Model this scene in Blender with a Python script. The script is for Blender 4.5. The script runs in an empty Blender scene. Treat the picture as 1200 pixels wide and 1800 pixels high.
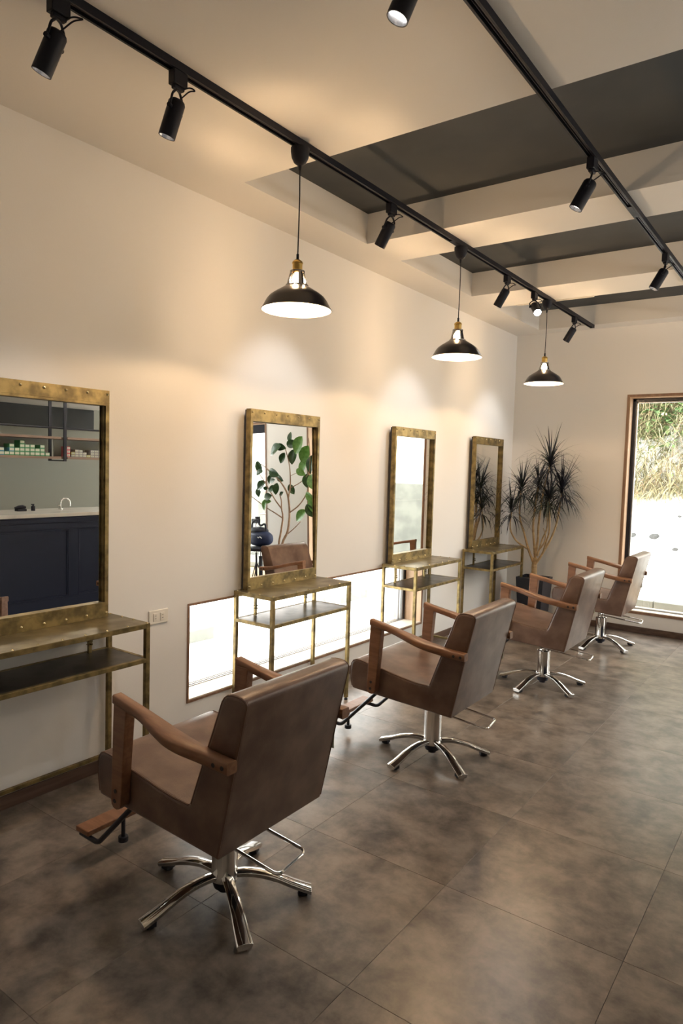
import bpy, bmesh, math, random
from mathutils import Vector, Matrix
PI = math.pi
R = math.radians
random.seed(7)
scn = bpy.context.scene
COL = scn.collection

# ------------------------------------------------------------------ camera
cam_d = bpy.data.cameras.new('camera'); cam = bpy.data.objects.new('camera', cam_d); COL.objects.link(cam)
cam_d.sensor_fit = 'VERTICAL'; cam_d.sensor_height = 36.0
cam_d.lens = 1202.0 / 1800.0 * 36.0
cam_d.clip_start = 0.05; cam_d.clip_end = 200
yaw, pit, rol = -0.62756, -0.06605, -0.02846
cy, sy, cp, sp = math.cos(yaw), math.sin(yaw), math.cos(pit), math.sin(pit)
fwd = Vector((sy*cp, cy*cp, sp)); right = Vector((cy, -sy, 0)); down = fwd.cross(right)
r2 = right*math.cos(rol) + down*math.sin(rol); d2 = -right*math.sin(rol) + down*math.cos(rol)
m = Matrix((r2, -d2, -fwd)).transposed().to_4x4(); m.translation = Vector((2.746, 0.0, 1.47))
cam.matrix_world = m
scn.camera = cam

# ------------------------------------------------------------------ world and exposure
w = bpy.data.worlds.new('world'); scn.world = w; w.use_nodes = True
bg = w.node_tree.nodes['Background']
bg.inputs[0].default_value = (1.0, 0.985, 0.96, 1); bg.inputs[1].default_value = 7.2
scn.view_settings.view_transform = 'Standard'; scn.view_settings.look = 'None'
scn.view_settings.exposure = 0.46; scn.view_settings.gamma = 1.0
scn.view_settings.use_curve_mapping = False

SPOT_W = 14.5; SPOT_COL = (0.93, 0.97, 1.0)
PEND_W = 26.0; PEND_COL = (1.0, 0.66, 0.36)

RX_ = 5.2
FILL_GLOBE_W = 27.0; FILL_GLOBE_COL = (1.0, 0.92, 0.82)  # fill globes added out of view
def portal(loc, rot, sx, sy_):
    d = bpy.data.lights.new('window_portal', 'AREA'); d.shape = 'RECTANGLE'; d.size = sx; d.size_y = sy_
    d.cycles.is_portal = True
    o = bpy.data.objects.new('window_portal', d); COL.objects.link(o); o.location = loc; o.rotation_euler = rot
portal((2.05, 6.97, 1.195), (R(-90), 0, 0), 1.88, 2.03)
portal((4.22, 6.97, 1.09), (R(-90), 0, 0), 0.97, 2.2)
portal((-0.25, 3.69, 0.455), (0, R(-90), 0), 0.54, 2.54)
portal((RX_+0.19, 6.06, 1.2), (0, R(90), 0), 2.0, 1.12)  # opening of the added right-wall window

# ------------------------------------------------------------------ materials
def mat(name, color, rough=0.5, metal=0.0, color2=None, scale=8.0, detail=6.0, lo=0.35, hi=0.65, bump=0.0, bscale=None,
        stretch=None, coat=0.0, emit=None, estr=0.0, rough2=None, rand=0.0, spec=None, dist=0.0, nrough=0.5):
    mt = bpy.data.materials.new(name); mt.use_nodes = True
    nt = mt.node_tree; b = nt.nodes['Principled BSDF']
    b.inputs['Base Color'].default_value = (*color, 1); b.inputs['Roughness'].default_value = rough
    b.inputs['Metallic'].default_value = metal
    if spec is not None: b.inputs['Specular IOR Level'].default_value = spec
    if coat: b.inputs['Coat Weight'].default_value = coat; b.inputs['Coat Roughness'].default_value = 0.15
    if emit: b.inputs['Emission Color'].default_value = (*emit, 1); b.inputs['Emission Strength'].default_value = estr
    if color2 or bump:
        tc = nt.nodes.new('ShaderNodeTexCoord'); mp = nt.nodes.new('ShaderNodeMapping')
        nt.links.new(tc.outputs['Object'], mp.inputs[0])
        if stretch: mp.inputs['Scale'].default_value = stretch
        if rand:
            oi = nt.nodes.new('ShaderNodeObjectInfo'); mu = nt.nodes.new('ShaderNodeVectorMath'); mu.operation = 'SCALE'
            cb = nt.nodes.new('ShaderNodeCombineXYZ'); 
            nt.links.new(oi.outputs['Random'], cb.inputs[0]); nt.links.new(oi.outputs['Random'], cb.inputs[1])
            nt.links.new(cb.outputs[0], mu.inputs[0]); mu.inputs['Scale'].default_value = rand
            nt.links.new(mu.outputs[0], mp.inputs['Location'])
    if color2:
        n = nt.nodes.new('ShaderNodeTexNoise'); n.inputs['Scale'].default_value = scale; n.inputs['Detail'].default_value = detail
        n.inputs['Distortion'].default_value = dist; n.inputs['Roughness'].default_value = nrough
        nt.links.new(mp.outputs[0], n.inputs['Vector'])
        cr = nt.nodes.new('ShaderNodeMapRange'); cr.interpolation_type = 'SMOOTHSTEP'; cr.inputs[1].default_value = lo; cr.inputs[2].default_value = hi
        nt.links.new(n.outputs['Fac'], cr.inputs[0])
        mx = nt.nodes.new('ShaderNodeMix'); mx.data_type = 'RGBA'
        mx.inputs[6].default_value = (*color, 1); mx.inputs[7].default_value = (*color2, 1)
        nt.links.new(cr.outputs[0], mx.inputs[0]); nt.links.new(mx.outputs[2], b.inputs['Base Color'])
        if rough2 is not None:
            rr = nt.nodes.new('ShaderNodeMapRange'); rr.inputs[3].default_value = rough; rr.inputs[4].default_value = rough2
            nt.links.new(cr.outputs[0], rr.inputs[0]); nt.links.new(rr.outputs[0], b.inputs['Roughness'])
    if bump:
        n2 = nt.nodes.new('ShaderNodeTexNoise'); n2.inputs['Scale'].default_value = bscale or 60; n2.inputs['Detail'].default_value = 4
        nt.links.new(mp.outputs[0], n2.inputs['Vector'])
        bp = nt.nodes.new('ShaderNodeBump'); bp.inputs['Strength'].default_value = bump; bp.inputs['Distance'].default_value = 0.002
        nt.links.new(n2.outputs['Fac'], bp.inputs['Height']); nt.links.new(bp.outputs[0], b.inputs['Normal'])
    return mt

def glass_mat():
    mt = bpy.data.materials.new('window_glass'); mt.use_nodes = True; nt = mt.node_tree
    nt.nodes.clear()
    out = nt.nodes.new('ShaderNodeOutputMaterial'); tr = nt.nodes.new('ShaderNodeBsdfTransparent')
    gl = nt.nodes.new('ShaderNodeBsdfGlossy'); gl.inputs['Roughness'].default_value = 0.0
    tr.inputs[0].default_value = (0.96, 0.97, 0.96, 1)
    fr = nt.nodes.new('ShaderNodeFresnel'); ge = nt.nodes.new('ShaderNodeNewGeometry'); mr = nt.nodes.new('ShaderNodeMapRange')      # same Fresnel on both faces of the thin pane
    mr.inputs[3].default_value = 1.45; mr.inputs[4].default_value = 1/1.45
    nt.links.new(ge.outputs['Backfacing'], mr.inputs[0]); nt.links.new(mr.outputs[0], fr.inputs['IOR'])
    mx = nt.nodes.new('ShaderNodeMixShader')
    nt.links.new(fr.outputs[0], mx.inputs[0]); nt.links.new(tr.outputs[0], mx.inputs[1]); nt.links.new(gl.outputs[0], mx.inputs[2])
    nt.links.new(mx.outputs[0], out.inputs[0]); return mt

M = {}
M['wall'] = mat('wall_plaster', (0.81, 0.79, 0.76), 0.9, bump=0.15, bscale=120)
M['ceil'] = mat('ceiling_plaster', (0.80, 0.775, 0.735), 0.92, bump=0.15, bscale=120)
M['recess_dark'] = mat('charcoal_paper_and_shade', (0.050, 0.055, 0.060), 0.8, color2=(0.062, 0.067, 0.070), scale=3, bump=0.1, bscale=200)  # coffer panels, also the shade band on the right wall
M['grey_wall'] = mat('grey_green_wall', (0.30, 0.31, 0.275), 0.85)
M['tile'] = mat('stone_vinyl_tile', (0.055, 0.043, 0.035), 0.31, color2=(0.255, 0.208, 0.170), scale=6.5, detail=12, lo=0.26, hi=0.74, nrough=0.66, rand=40.0, bump=0.08, bscale=90, dist=0.15)
M['grout'] = mat('tile_joint', (0.17, 0.145, 0.12), 0.8)
M['base'] = mat('baseboard_wood', (0.085, 0.046, 0.030), 0.5, color2=(0.13, 0.075, 0.050), scale=12, stretch=(1, 0.2, 4))
M['leather'] = mat('brown_leather', (0.098, 0.054, 0.039), 0.34, color2=(0.20, 0.128, 0.094), scale=9, detail=9, lo=0.28, hi=0.78, rough2=0.32, bump=0.25, bscale=260, spec=0.5)
M['piping'] = mat('leather_piping', (0.13, 0.07, 0.045), 0.42)
M['armwood'] = mat('oiled_teak', (0.185, 0.083, 0.040), 0.40, color2=(0.245, 0.118, 0.060), scale=7, stretch=(1.2, 9, 9), detail=5)
M['bolt'] = mat('dark_bolt', (0.012, 0.010, 0.012), 0.5)
M['chrome'] = mat('polished_chrome', (0.80, 0.79, 0.77), 0.09, 1.0)
M['blacksteel'] = mat('black_steel', (0.010, 0.012, 0.022), 0.42)
M['fixture'] = mat('matte_black_fixture', (0.005, 0.006, 0.013), 0.5, spec=0.3)
M['groove'] = mat('track_groove', (0.004, 0.005, 0.012), 0.6)
M['strip'] = mat('track_conductor', (0.14, 0.13, 0.15), 0.4, 0.6)
M['rubber'] = mat('black_rubber', (0.01, 0.01, 0.015), 0.7)
M['brass'] = mat('aged_brass_steel', (0.32, 0.235, 0.095), 0.40, 0.75, color2=(0.13, 0.098, 0.045), scale=22, detail=12, lo=0.30, hi=0.72, rough2=0.48)
M['brassdark'] = mat('smoked_brass_plate', (0.28, 0.225, 0.125), 0.32, 0.8, color2=(0.16, 0.128, 0.072), scale=9, detail=6, lo=0.35, hi=0.65, rough2=0.38)
M['shelfplate'] = mat('dark_shelf_plate', (0.075, 0.062, 0.05), 0.30, 0.8, color2=(0.05, 0.042, 0.036), scale=9, rough2=0.36)
M['rivet'] = mat('bright_rivet', (0.75, 0.62, 0.36), 0.25, 1.0)
M['mirror'] = mat('mirror_glass', (0.93, 0.94, 0.93), 0.0, 1.0)
M['socket'] = mat('brushed_brass', (0.62, 0.42, 0.13), 0.28, 1.0)
M['shade_out'] = mat('black_enamel', (0.016, 0.015, 0.020), 0.28)
M['shade_in'] = mat('white_enamel', (0.86, 0.84, 0.80), 0.4)
M['neck'] = mat('dark_chrome_neck', (0.30, 0.29, 0.28), 0.15, 1.0)
M['bulb'] = mat('glowing_bulb', (1, 0.9, 0.75), 0.3, emit=(1.0, 0.86, 0.66), estr=14.0)
M['lens'] = mat('glowing_led_lens', (1, 1, 1), 0.3, emit=(1.0, 0.96, 0.90), estr=3.0)
M['lensbright'] = mat('glowing_led_lens_bright', (1, 1, 1), 0.3, emit=(1.0, 0.97, 0.92), estr=25.0)
M['reflector'] = mat('spot_reflector', (0.75, 0.76, 0.80), 0.25, 0.9)
M['opal'] = mat('opal_fill_globe', (1, 0.95, 0.85), 0.5, emit=FILL_GLOBE_COL, estr=FILL_GLOBE_W)
M['outlet'] = mat('white_plastic', (0.80, 0.76, 0.68), 0.4)
M['slot'] = mat('outlet_slot', (0.15, 0.13, 0.11), 0.7)
M['casing'] = mat('walnut_casing', (0.20, 0.105, 0.06), 0.5, color2=(0.28, 0.155, 0.09), scale=10, stretch=(3, 3, 0.6))
M['jamb'] = mat('light_wood_jamb', (0.50, 0.33, 0.21), 0.55, color2=(0.58, 0.40, 0.26), scale=8, stretch=(4, 4, 0.5))
M['sill'] = mat('pale_sill', (0.70, 0.62, 0.52), 0.5)
M['alu'] = mat('black_aluminium', (0.010, 0.012, 0.022), 0.35, 0.3)
M['alugrey'] = mat('grey_aluminium', (0.32, 0.32, 0.32), 0.35, 0.7)
M['glass'] = glass_mat()
M['blind'] = mat('black_blind_fabric', (0.008, 0.009, 0.018), 0.8)
M['snow'] = mat('snow', (0.84, 0.85, 0.84), 0.8, bump=0.4, bscale=6)
M['slush'] = mat('snowy_pavement', (0.34, 0.34, 0.31), 0.8, color2=(0.26, 0.26, 0.24), scale=1.5)
M['concrete'] = mat('pale_concrete', (0.15, 0.155, 0.14), 0.85, color2=(0.21, 0.215, 0.19), scale=3, detail=8, bump=0.4, bscale=40)
M['sand'] = mat('sandy_gravel', (0.24, 0.16, 0.08), 0.95, color2=(0.40, 0.29, 0.16), scale=30, bump=0.8, bscale=80)
M['rockslope'] = mat('pale_rock', (0.55, 0.52, 0.45), 0.9, color2=(0.82, 0.80, 0.74), scale=2.2, detail=9, bump=0.8, bscale=8)
M['straw'] = mat('dry_grass', (0.36, 0.32, 0.18), 0.8, color2=(0.20, 0.19, 0.09), scale=1.3, lo=0.4, hi=0.6)
M['twig'] = mat('dry_bracken', (0.27, 0.165, 0.09), 0.85, color2=(0.38, 0.28, 0.17), scale=2)
M['weed'] = mat('green_weed_leaf', (0.07, 0.15, 0.045), 0.6, color2=(0.17, 0.27, 0.09), scale=2.5, lo=0.4, hi=0.6)
M['soil'] = mat('hillside_soil', (0.13, 0.115, 0.06), 0.95, color2=(0.72, 0.73, 0.72), scale=1.6, lo=0.54, hi=0.60)
M['stone'] = mat('grey_stone', (0.035, 0.035, 0.034), 0.9, color2=(0.07, 0.07, 0.068), scale=8)
M['dracleaf'] = mat('dark_dracaena_leaf', (0.008, 0.009, 0.018), 0.5, color2=(0.014, 0.022, 0.012), scale=3, lo=0.45, hi=0.6)
M['dracstem'] = mat('tan_dracaena_stem', (0.32, 0.22, 0.11), 0.8, color2=(0.46, 0.33, 0.18), scale=14, stretch=(1, 1, 3), bump=0.5, bscale=40)
M['pot'] = mat('black_planter', (0.008, 0.011, 0.022), 0.45)
M['earth'] = mat('potting_soil', (0.03, 0.02, 0.014), 0.95)
M['ficleaf'] = mat('dark_rubber_leaf', (0.020, 0.060, 0.020), 0.35, color2=(0.035, 0.095, 0.028), scale=6)
M['ficlight'] = mat('fresh_rubber_leaf', (0.10, 0.26, 0.05), 0.4, color2=(0.17, 0.36, 0.09), scale=6)
M['ficrib'] = mat('leaf_midrib', (0.20, 0.30, 0.12), 0.5)
M['ficstem'] = mat('rubber_plant_stem', (0.25, 0.155, 0.095), 0.75, color2=(0.36, 0.25, 0.17), scale=12)
M['navy'] = mat('navy_counter_paint', (0.006, 0.010, 0.030), 0.5, spec=0.3)
M['worktop'] = mat('white_marble_top', (0.62, 0.60, 0.56), 0.25, color2=(0.50, 0.48, 0.45), scale=3, detail=8, lo=0.5, hi=0.7)
M['shelfwood'] = mat('pale_shelf_wood', (0.24, 0.16, 0.12), 0.6, color2=(0.30, 0.21, 0.16), scale=8, stretch=(1, 0.3, 5))
M['boxgreen'] = mat('green_carton', (0.10, 0.33, 0.16), 0.6)
M['boxwhite'] = mat('white_carton_label', (0.62, 0.66, 0.54), 0.6)
M['boxblue'] = mat('blue_carton_edge', (0.10, 0.30, 0.38), 0.6)
M['boxgrey'] = mat('grey_carton', (0.30, 0.28, 0.29), 0.6)
M['boxpink'] = mat('pink_carton', (0.55, 0.12, 0.14), 0.6)
M['boxyellow'] = mat('olive_carton', (0.36, 0.34, 0.07), 0.6)
M['print'] = mat('carton_print', (0.22, 0.20, 0.21), 0.6)
M['bag'] = mat('navy_nylon', (0.010, 0.022, 0.075), 0.55, bump=0.5, bscale=160)
M['bagdark'] = mat('black_nylon', (0.006, 0.008, 0.020), 0.6)
M['logo'] = mat('white_stitching', (0.75, 0.78, 0.82), 0.6)
M['chromedark'] = mat('brushed_steel', (0.55, 0.55, 0.56), 0.2, 1.0)

# ------------------------------------------------------------------ helpers
def NB(): return bmesh.new()
def box(bm, x0, x1, y0, y1, z0, z1):
    v = [bm.verts.new(p) for p in ((x0,y0,z0),(x1,y0,z0),(x1,y1,z0),(x0,y1,z0),(x0,y0,z1),(x1,y0,z1),(x1,y1,z1),(x0,y1,z1))]
    for f in ((0,3,2,1),(4,5,6,7),(0,1,5,4),(1,2,6,5),(2,3,7,6),(3,0,4,7)): bm.faces.new([v[i] for i in f])
    return bm
def tube(bm, pts, r, seg=8, closed=False, rs=None):
    pts = [Vector(p) for p in pts]; n = len(pts); rings = []
    up = Vector((0,0,1)); prev = None
    for i, p in enumerate(pts):
        if closed: t = (pts[(i+1)%n]-pts[i-1])
        else: t = pts[min(i+1,n-1)]-pts[max(i-1,0)]
        t.normalize()
        if prev is None:
            a = up if abs(t.z) < 0.9 else Vector((1,0,0))
            u = (a - t*a.dot(t)).normalized()
        else: u = (prev - t*prev.dot(t)).normalized()
        prev = u; v = t.cross(u); rr = rs[i] if rs else r
        rings.append([bm.verts.new(p + u*rr*math.cos(2*PI*k/seg) + v*rr*math.sin(2*PI*k/seg)) for k in range(seg)])
    for i in range(n if closed else n-1):
        a, b = rings[i], rings[(i+1)%n]
        for k in range(seg): bm.faces.new((a[k], a[(k+1)%seg], b[(k+1)%seg], b[k]))
    if not closed:
        bm.faces.new(list(reversed(rings[0]))); bm.faces.new(rings[-1])
    return bm
def round_path(pts, r, n=5):
    pts = [Vector(p) for p in pts]; out = [pts[0]]
    for i in range(1, len(pts)-1):
        a, b, c = pts[i-1], pts[i], pts[i+1]
        d1 = (a-b).normalized(); d2_ = (c-b).normalized()
        s, e = b+d1*r, b+d2_*r
        for k in range(n+1):
            t = k/n; out.append(s*(1-t)**2 + b*2*t*(1-t) + e*t*t)
    out.append(pts[-1]); return out
def lathe(bm, prof, seg=32, center=(0,0,0), axis=None, cap0=False, cap1=False):
    c = Vector(center); rings = []
    q = Vector(axis).normalized().to_track_quat('Z', 'Y') if axis is not None else None
    for r, z in prof:
        ring = []
        for k in range(seg):
            p = Vector((r*math.cos(2*PI*k/seg), r*math.sin(2*PI*k/seg), z))
            if q: p = q @ p
            ring.append(bm.verts.new(c + p))
        rings.append(ring)
    for a, b in zip(rings, rings[1:]):
        for k in range(seg): bm.faces.new((a[k], a[(k+1)%seg], b[(k+1)%seg], b[k]))
    if cap0: bm.faces.new(list(reversed(rings[0])))
    if cap1: bm.faces.new(rings[-1])
    return bm
def cyl(bm, p0, p1, r, seg=20, r1=None):
    p0, p1 = Vector(p0), Vector(p1)
    return lathe(bm, [(r, 0), (r if r1 is None else r1, (p1-p0).length)], seg, p0, p1-p0, True, True)
def prism(bm, poly, y0, y1):        # poly in x,z extruded along y
    a = [bm.verts.new((x, y0, z)) for x, z in poly]; b = [bm.verts.new((x, y1, z)) for x, z in poly]
    bm.faces.new(a); bm.faces.new(list(reversed(b))); n = len(poly)
    for i in range(n): bm.faces.new((a[(i+1)%n], a[i], b[i], b[(i+1)%n]))
    return bm
def obj(name, bm, mt, parent=None, bevel=0.0, smooth=True, ang=35, seg=2, mats=None):
    bmesh.ops.recalc_face_normals(bm, faces=bm.faces[:])
    me = bpy.data.meshes.new(name); bm.to_mesh(me); bm.free()
    me.materials.append(mt)
    for x in (mats or []): me.materials.append(x)
    if smooth:
        me.polygons.foreach_set('use_smooth', [True]*len(me.polygons)); me.set_sharp_from_angle(angle=R(ang))
    o = bpy.data.objects.new(name, me); COL.objects.link(o)
    if bevel:
        md = o.modifiers.new('bevel', 'BEVEL'); md.width = bevel; md.segments = seg; md.limit_method = 'ANGLE'; md.angle_limit = R(40)
        md.harden_normals = smooth
    if parent: o.parent = parent
    return o
def tag(o, label, cat, group=None, kind=None):
    o['label'] = label; o['category'] = cat
    if group: o['group'] = group
    if kind: o['kind'] = kind
    return o
def thing(name, label, cat, loc=(0,0,0), rotz=0.0, group=None):
    o = bpy.data.objects.new(name, None); COL.objects.link(o); o.empty_display_size = 0.1
    o.location = loc; o.rotation_euler = (0,0,rotz); return tag(o, label, cat, group)
def struct(name, bm, mt, parent=None, bevel=0.0, label=None, smooth=False):
    o = obj(name, bm, mt, parent, bevel, smooth=smooth)
    if not parent: o['kind'] = 'structure'
    if label: o['label'] = label
    return o
def copy_tree(o, parent=None):
    c = o.copy(); COL.objects.link(c)
    if parent: c.parent = parent
    for ch in KIDS.get(o.name, []) or [x for x in o.children]: copy_tree(ch, c)
    return c
KIDS = {}

# ------------------------------------------------------------------ room shell
CE = 2.847; RX = 5.2; YB = 6.75; YF = -1.3
# left wall with a low window opening y 2.422..4.961, z .184..0.723
WY0, WY1, WZ0, WZ1 = 2.437, 4.947, 0.198, 0.710
b = NB(); T = 0.26
box(b, -T, 0, YF, WY0, 0, 3.2); box(b, -T, 0, WY1, YB+0.24, 0, 3.2); box(b, -T, 0, WY0, WY1, 0, WZ0); box(b, -T, 0, WY0, WY1, WZ1, 3.2)
struct('wall_left', b, M['wall'])
BX0, BX1, BZ0, BZ1 = 1.122, 2.985, 0.198, 2.192
DX0, DX1, DZ1 = 3.747, 4.70, 2.175
b = NB()
box(b, 0, BX0, YB, YB+0.24, 0, 3.2); box(b, BX0, BX1, YB, YB+0.24, 0, BZ0); box(b, BX0, BX1, YB, YB+0.24, BZ1, 3.2)
box(b, BX1, DX0, YB, YB+0.24, 0, 3.2); box(b, DX0, DX1, YB, YB+0.24, DZ1, 3.2); box(b, DX1, RX+0.2, YB, YB+0.24, 0, 3.2)
struct('wall_back', b, M['wall'])
SY0, SY1, SZ0, SZ1 = 5.50, 6.62, 0.2, 2.2       # side window added in the right wall, out of view, for fill light
b = NB(); box(b, RX, RX+0.2, YF, SY0, 0, 3.2); box(b, RX, RX+0.2, SY1, YB, 0, 3.2); box(b, RX, RX+0.2, SY0, SY1, 0, SZ0); box(b, RX, RX+0.2, SY0, SY1, SZ1, 3.2)
struct('wall_right', b, M['grey_wall'])
b = NB(); box(b, -T, RX+0.2, YF-0.2, YF, 0, 3.2)
struct('wall_front', b, M['wall'])
# ceiling with three coffers
RE = [(2.487, 3.565), (3.965, 5.050), (5.497, 6.545)]; CX0, CX1 = 0.297, 3.35; CT = 3.027
b = NB()
box(b, 0, CX0, YF, YB, CE, CT+0.1); box(b, CX1, RX, YF, YB, CE, CT+0.1)
ys = [YF] + [v for r_ in RE for v in r_] + [YB]
for i in range(0, len(ys), 2): box(b, CX0, CX1, ys[i], ys[i+1], CE, CT+0.1)
struct('ceiling', b, M['ceil'])
for i, (a, c) in enumerate(RE):
    b = NB(); box(b, CX0, CX1, a, c, CT, CT+0.1); struct('ceiling_recess', b, M['recess_dark'], bpy.data.objects['ceiling'], label='dark charcoal recess panel')
b = NB(); box(b, 4.32, RX, 0.3, 5.3, 2.103, CE); struct('trim_1', b, M['ceil'])                        # lowered soffit above the mixing counter
b = NB(); box(b, RX-0.012, RX, 0.3, 5.3, 1.84, 2.103); struct('shade_band', b, M['recess_dark'])  # dark sheet standing in for shade on the wall under the soffit
b = NB(); box(b, 0.50, 1.12, 5.484, 5.4965, CE-0.008, CE); struct('trim_3', b, M['outlet'])               # pale strip on the edge of the third coffer

# floor slab with tiles as parts
b = NB(); box(b, 0, RX, YF, YB, -0.1, -0.004); floor = struct('floor', b, M['grout'])
tile_mesh = None; G = 0.0010; tx0 = 1.7056 - 0.6*3; ty0 = 1.525 - 0.6*5
def tile_bm(x0, x1, y0, y1):
    bb = NB(); cx_, cy_ = (x0+x1)/2, (y0+y1)/2; hx, hy = (x1-x0)/2-G/2, (y1-y0)/2-G/2
    box(bb, -hx, hx, -hy, hy, -0.004, 0.0); return bb, (cx_, cy_, 0)
xs_ = [0.0] + [tx0+0.6*k for k in range(0, 12) if 0.02 < tx0+0.6*k < RX-0.02] + [RX]
ys_ = [YF] + [ty0+0.6*k for k in range(0, 20) if YF+0.02 < ty0+0.6*k < YB-0.02] + [YB]
cache = {}
for i in range(len(xs_)-1):
    for j in range(len(ys_)-1):
        key = (round(xs_[i+1]-xs_[i], 3), round(ys_[j+1]-ys_[j], 3))
        c = ((xs_[i]+xs_[i+1])/2, (ys_[j]+ys_[j+1])/2, 0)
        if key in cache:
            o = cache[key].copy(); COL.objects.link(o)
        else:
            bb, _ = tile_bm(xs_[i], xs_[i+1], ys_[j], ys_[j+1]); o = obj('tile', bb, M['tile'], floor, bevel=0.0006, smooth=False, seg=1); cache[key] = o
        o.location = c

# baseboards
BH = 0.058
b = NB(); box(b, 0, 0.011, YF, YB-0.011, 0, BH); struct('baseboard_left', b, M['base'], bevel=0.002)
b = NB(); box(b, 0, DX0-0.03, YB-0.011, YB, 0, BH); box(b, DX1+0.03, 5.2, YB-0.011, YB, 0, BH); struct('baseboard_back', b, M['base'], bevel=0.002)
b = NB(); box(b, RX-0.011, RX, 4.7, YB-0.011, 0, BH); struct('baseboard_right', b, M['base'], bevel=0.002)

# ------------------------------------------------------------------ windows
def framed(name, rects, mt, parent, bevel=0.0015):
    bb = NB()
    for r_ in rects: box(bb, *r_)
    return obj(name, bb, mt, parent, bevel, smooth=False)
# window 1: low horizontal window in the left wall
w1 = bpy.data.objects.new('window_1', None); COL.objects.link(w1); w1['kind'] = 'structure'
c = 0.013
framed('casing', [(-0.05,0.006,WY0-c,WY1+c,WZ1,WZ1+c),(-0.05,0.006,WY0-c,WY1+c,WZ0-c,WZ0),(-0.05,0.006,WY0-c,WY0,WZ0,WZ1),(-0.05,0.006,WY1,WY1+c,WZ0,WZ1)], M['casing'], w1)
framed('jamb', [(-T,-0.05,WY0,WY0+0.008,WZ0,WZ1),(-T,-0.05,WY1-0.008,WY1,WZ0,WZ1),(-T,-0.05,WY0,WY1,WZ1-0.008,WZ1),(-0.05,0.003,WY1-0.006,WY1,WZ0,WZ1)], M['jamb'], w1)
framed('sill', [(-T,0.003,WY0,WY1,WZ0,WZ0+0.008)], M['sill'], w1)
fx0, fx1 = -0.20, -0.15; y0, y1, z0, z1 = WY0+0.008, WY1-0.008, WZ0+0.008, WZ1-0.008
framed('outer_frame', [(fx0,fx1,y0,y0+0.02,z0,z1),(fx0,fx1,y1-0.022,y1,z0,z1),(fx0,fx1,y0,y1,z1-0.012,z1)], M['alu'], w1)
framed('sash_rail', [(fx0+0.004,fx1-0.004,y1-0.038,y1-0.022,z0,z1-0.012),(fx0+0.012,fx1-0.02,y1-0.075,y1-0.062,z0,z1-0.012)], M['alugrey'], w1)
framed('sash_track', [(fx0,fx0+0.006,y0,y1,z0,z0+0.005),(fx1-0.008,fx1,y0,y1,z0,z0+0.005),(fx0+0.024,fx0+0.028,y0,y1,z0,z0+0.005)], M['alugrey'], w1)
bb = NB(); box(bb, -0.178, -0.174, y0+0.02, y1-0.022, z0+0.004, z1-0.012); obj('pane', bb, M['glass'], w1, smooth=False)
# window 2: tall picture window in the back wall
def back_opening(nm, x0, x1, z0, z1, y=YB):
    r_ = bpy.data.objects.new(nm, None); COL.objects.link(r_); r_['kind'] = 'structure'
    k = 0.022
    rects = [(x0-k,x1+k,y-0.006,y+0.05,z1,z1+k),(x0-k,x0,y-0.006,y+0.05,z0,z1),(x1,x1+k,y-0.006,y+0.05,z0,z1)]
    if z0 > 0.05: rects.append((x0-k,x1+k,y-0.006,y+0.05,z0-k,z0))
    framed('casing', rects, M['casing'], r_)
    framed('jamb', [(x0,x0+0.008,y-0.003,y+0.24,z0,z1),(x1-0.008,x1,y-0.003,y+0.24,z0,z1),(x0,x1,y-0.003,y+0.24,z1-0.008,z1)], M['jamb'], r_)
    framed('sill', [(x0,x1,y-0.003,y+0.24,z0,z0+0.008)], M['sill'], r_)
    a0, a1, b0, b1 = x0+0.008, x1-0.008, z0+0.008, z1-0.008; ya, yb = y+0.095, y+0.15
    framed('outer_frame', [(a0,a0+0.030,ya,yb,b0,b1),(a1-0.030,a1,ya,yb,b0,b1),(a0,a1,ya,yb,b1-0.030,b1)], M['alu'], r_)
    framed('glazing_bead', [(a0+0.030,a0+0.042,ya+0.012,yb-0.01,b0,b1-0.03),(a1-0.042,a1-0.030,ya+0.012,yb-0.01,b0,b1-0.03),(a0,a1,ya+0.012,yb-0.01,b1-0.040,b1-0.03),(a0,a1,ya,yb,b0,b0+0.014)], M['alugrey'], r_)
    bb = NB(); box(bb, a0+0.036, a1-0.036, ya+0.028, ya+0.032, b0+0.01, b1-0.035); obj('pane', bb, M['glass'], r_, smooth=False)
    return r_
back_opening('window_2', BX0, BX1, BZ0, BZ1)
d1 = back_opening('door_1', DX0, DX1, 0.0, DZ1)
bb = NB(); box(bb, DX0+0.01, DX1-0.01, YB+0.02, YB+0.06, 2.055, DZ1-0.01); obj('roller_blind', bb, M['blind'], d1)
bb = NB(); tube(bb, round_path([(3.80,YB+0.10,0.95),(3.80,YB+0.03,0.95),(3.88,YB+0.03,0.95)],0.02), 0.008); obj('door_handle', bb, M['chromedark'], d1)

def plain_window(nm, r0, r1, axis):
    # simple framed pane; r0, r1 are opposite corners of the opening, axis the wall normal
    root = bpy.data.objects.new(nm, None); COL.objects.link(root); root['kind'] = 'structure'
    k = 0.04; (ax, ay, az), (bx_, by, bz) = r0, r1
    if axis == 'y': rs = [(ax,ax+k,ay,by,az,bz),(bx_-k,bx_,ay,by,az,bz),(ax+k,bx_-k,ay,by,az,az+k),(ax+k,bx_-k,ay,by,bz-k,bz)]; m_ = (ay+by)/2; gl = (ax+k,bx_-k,m_-0.002,m_+0.002,az+k,bz-k)
    else: rs = [(ax,bx_,ay,ay+k,az,bz),(ax,bx_,by-k,by,az,bz),(ax,bx_,ay+k,by-k,az,az+k),(ax,bx_,ay+k,by-k,bz-k,bz)]; m_ = (ax+bx_)/2; gl = (m_-0.002,m_+0.002,ay+k,by-k,az+k,bz-k)
    framed('outer_frame', rs, M['alu'], root); framed('pane', [gl], M['glass'], root, 0)
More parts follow.
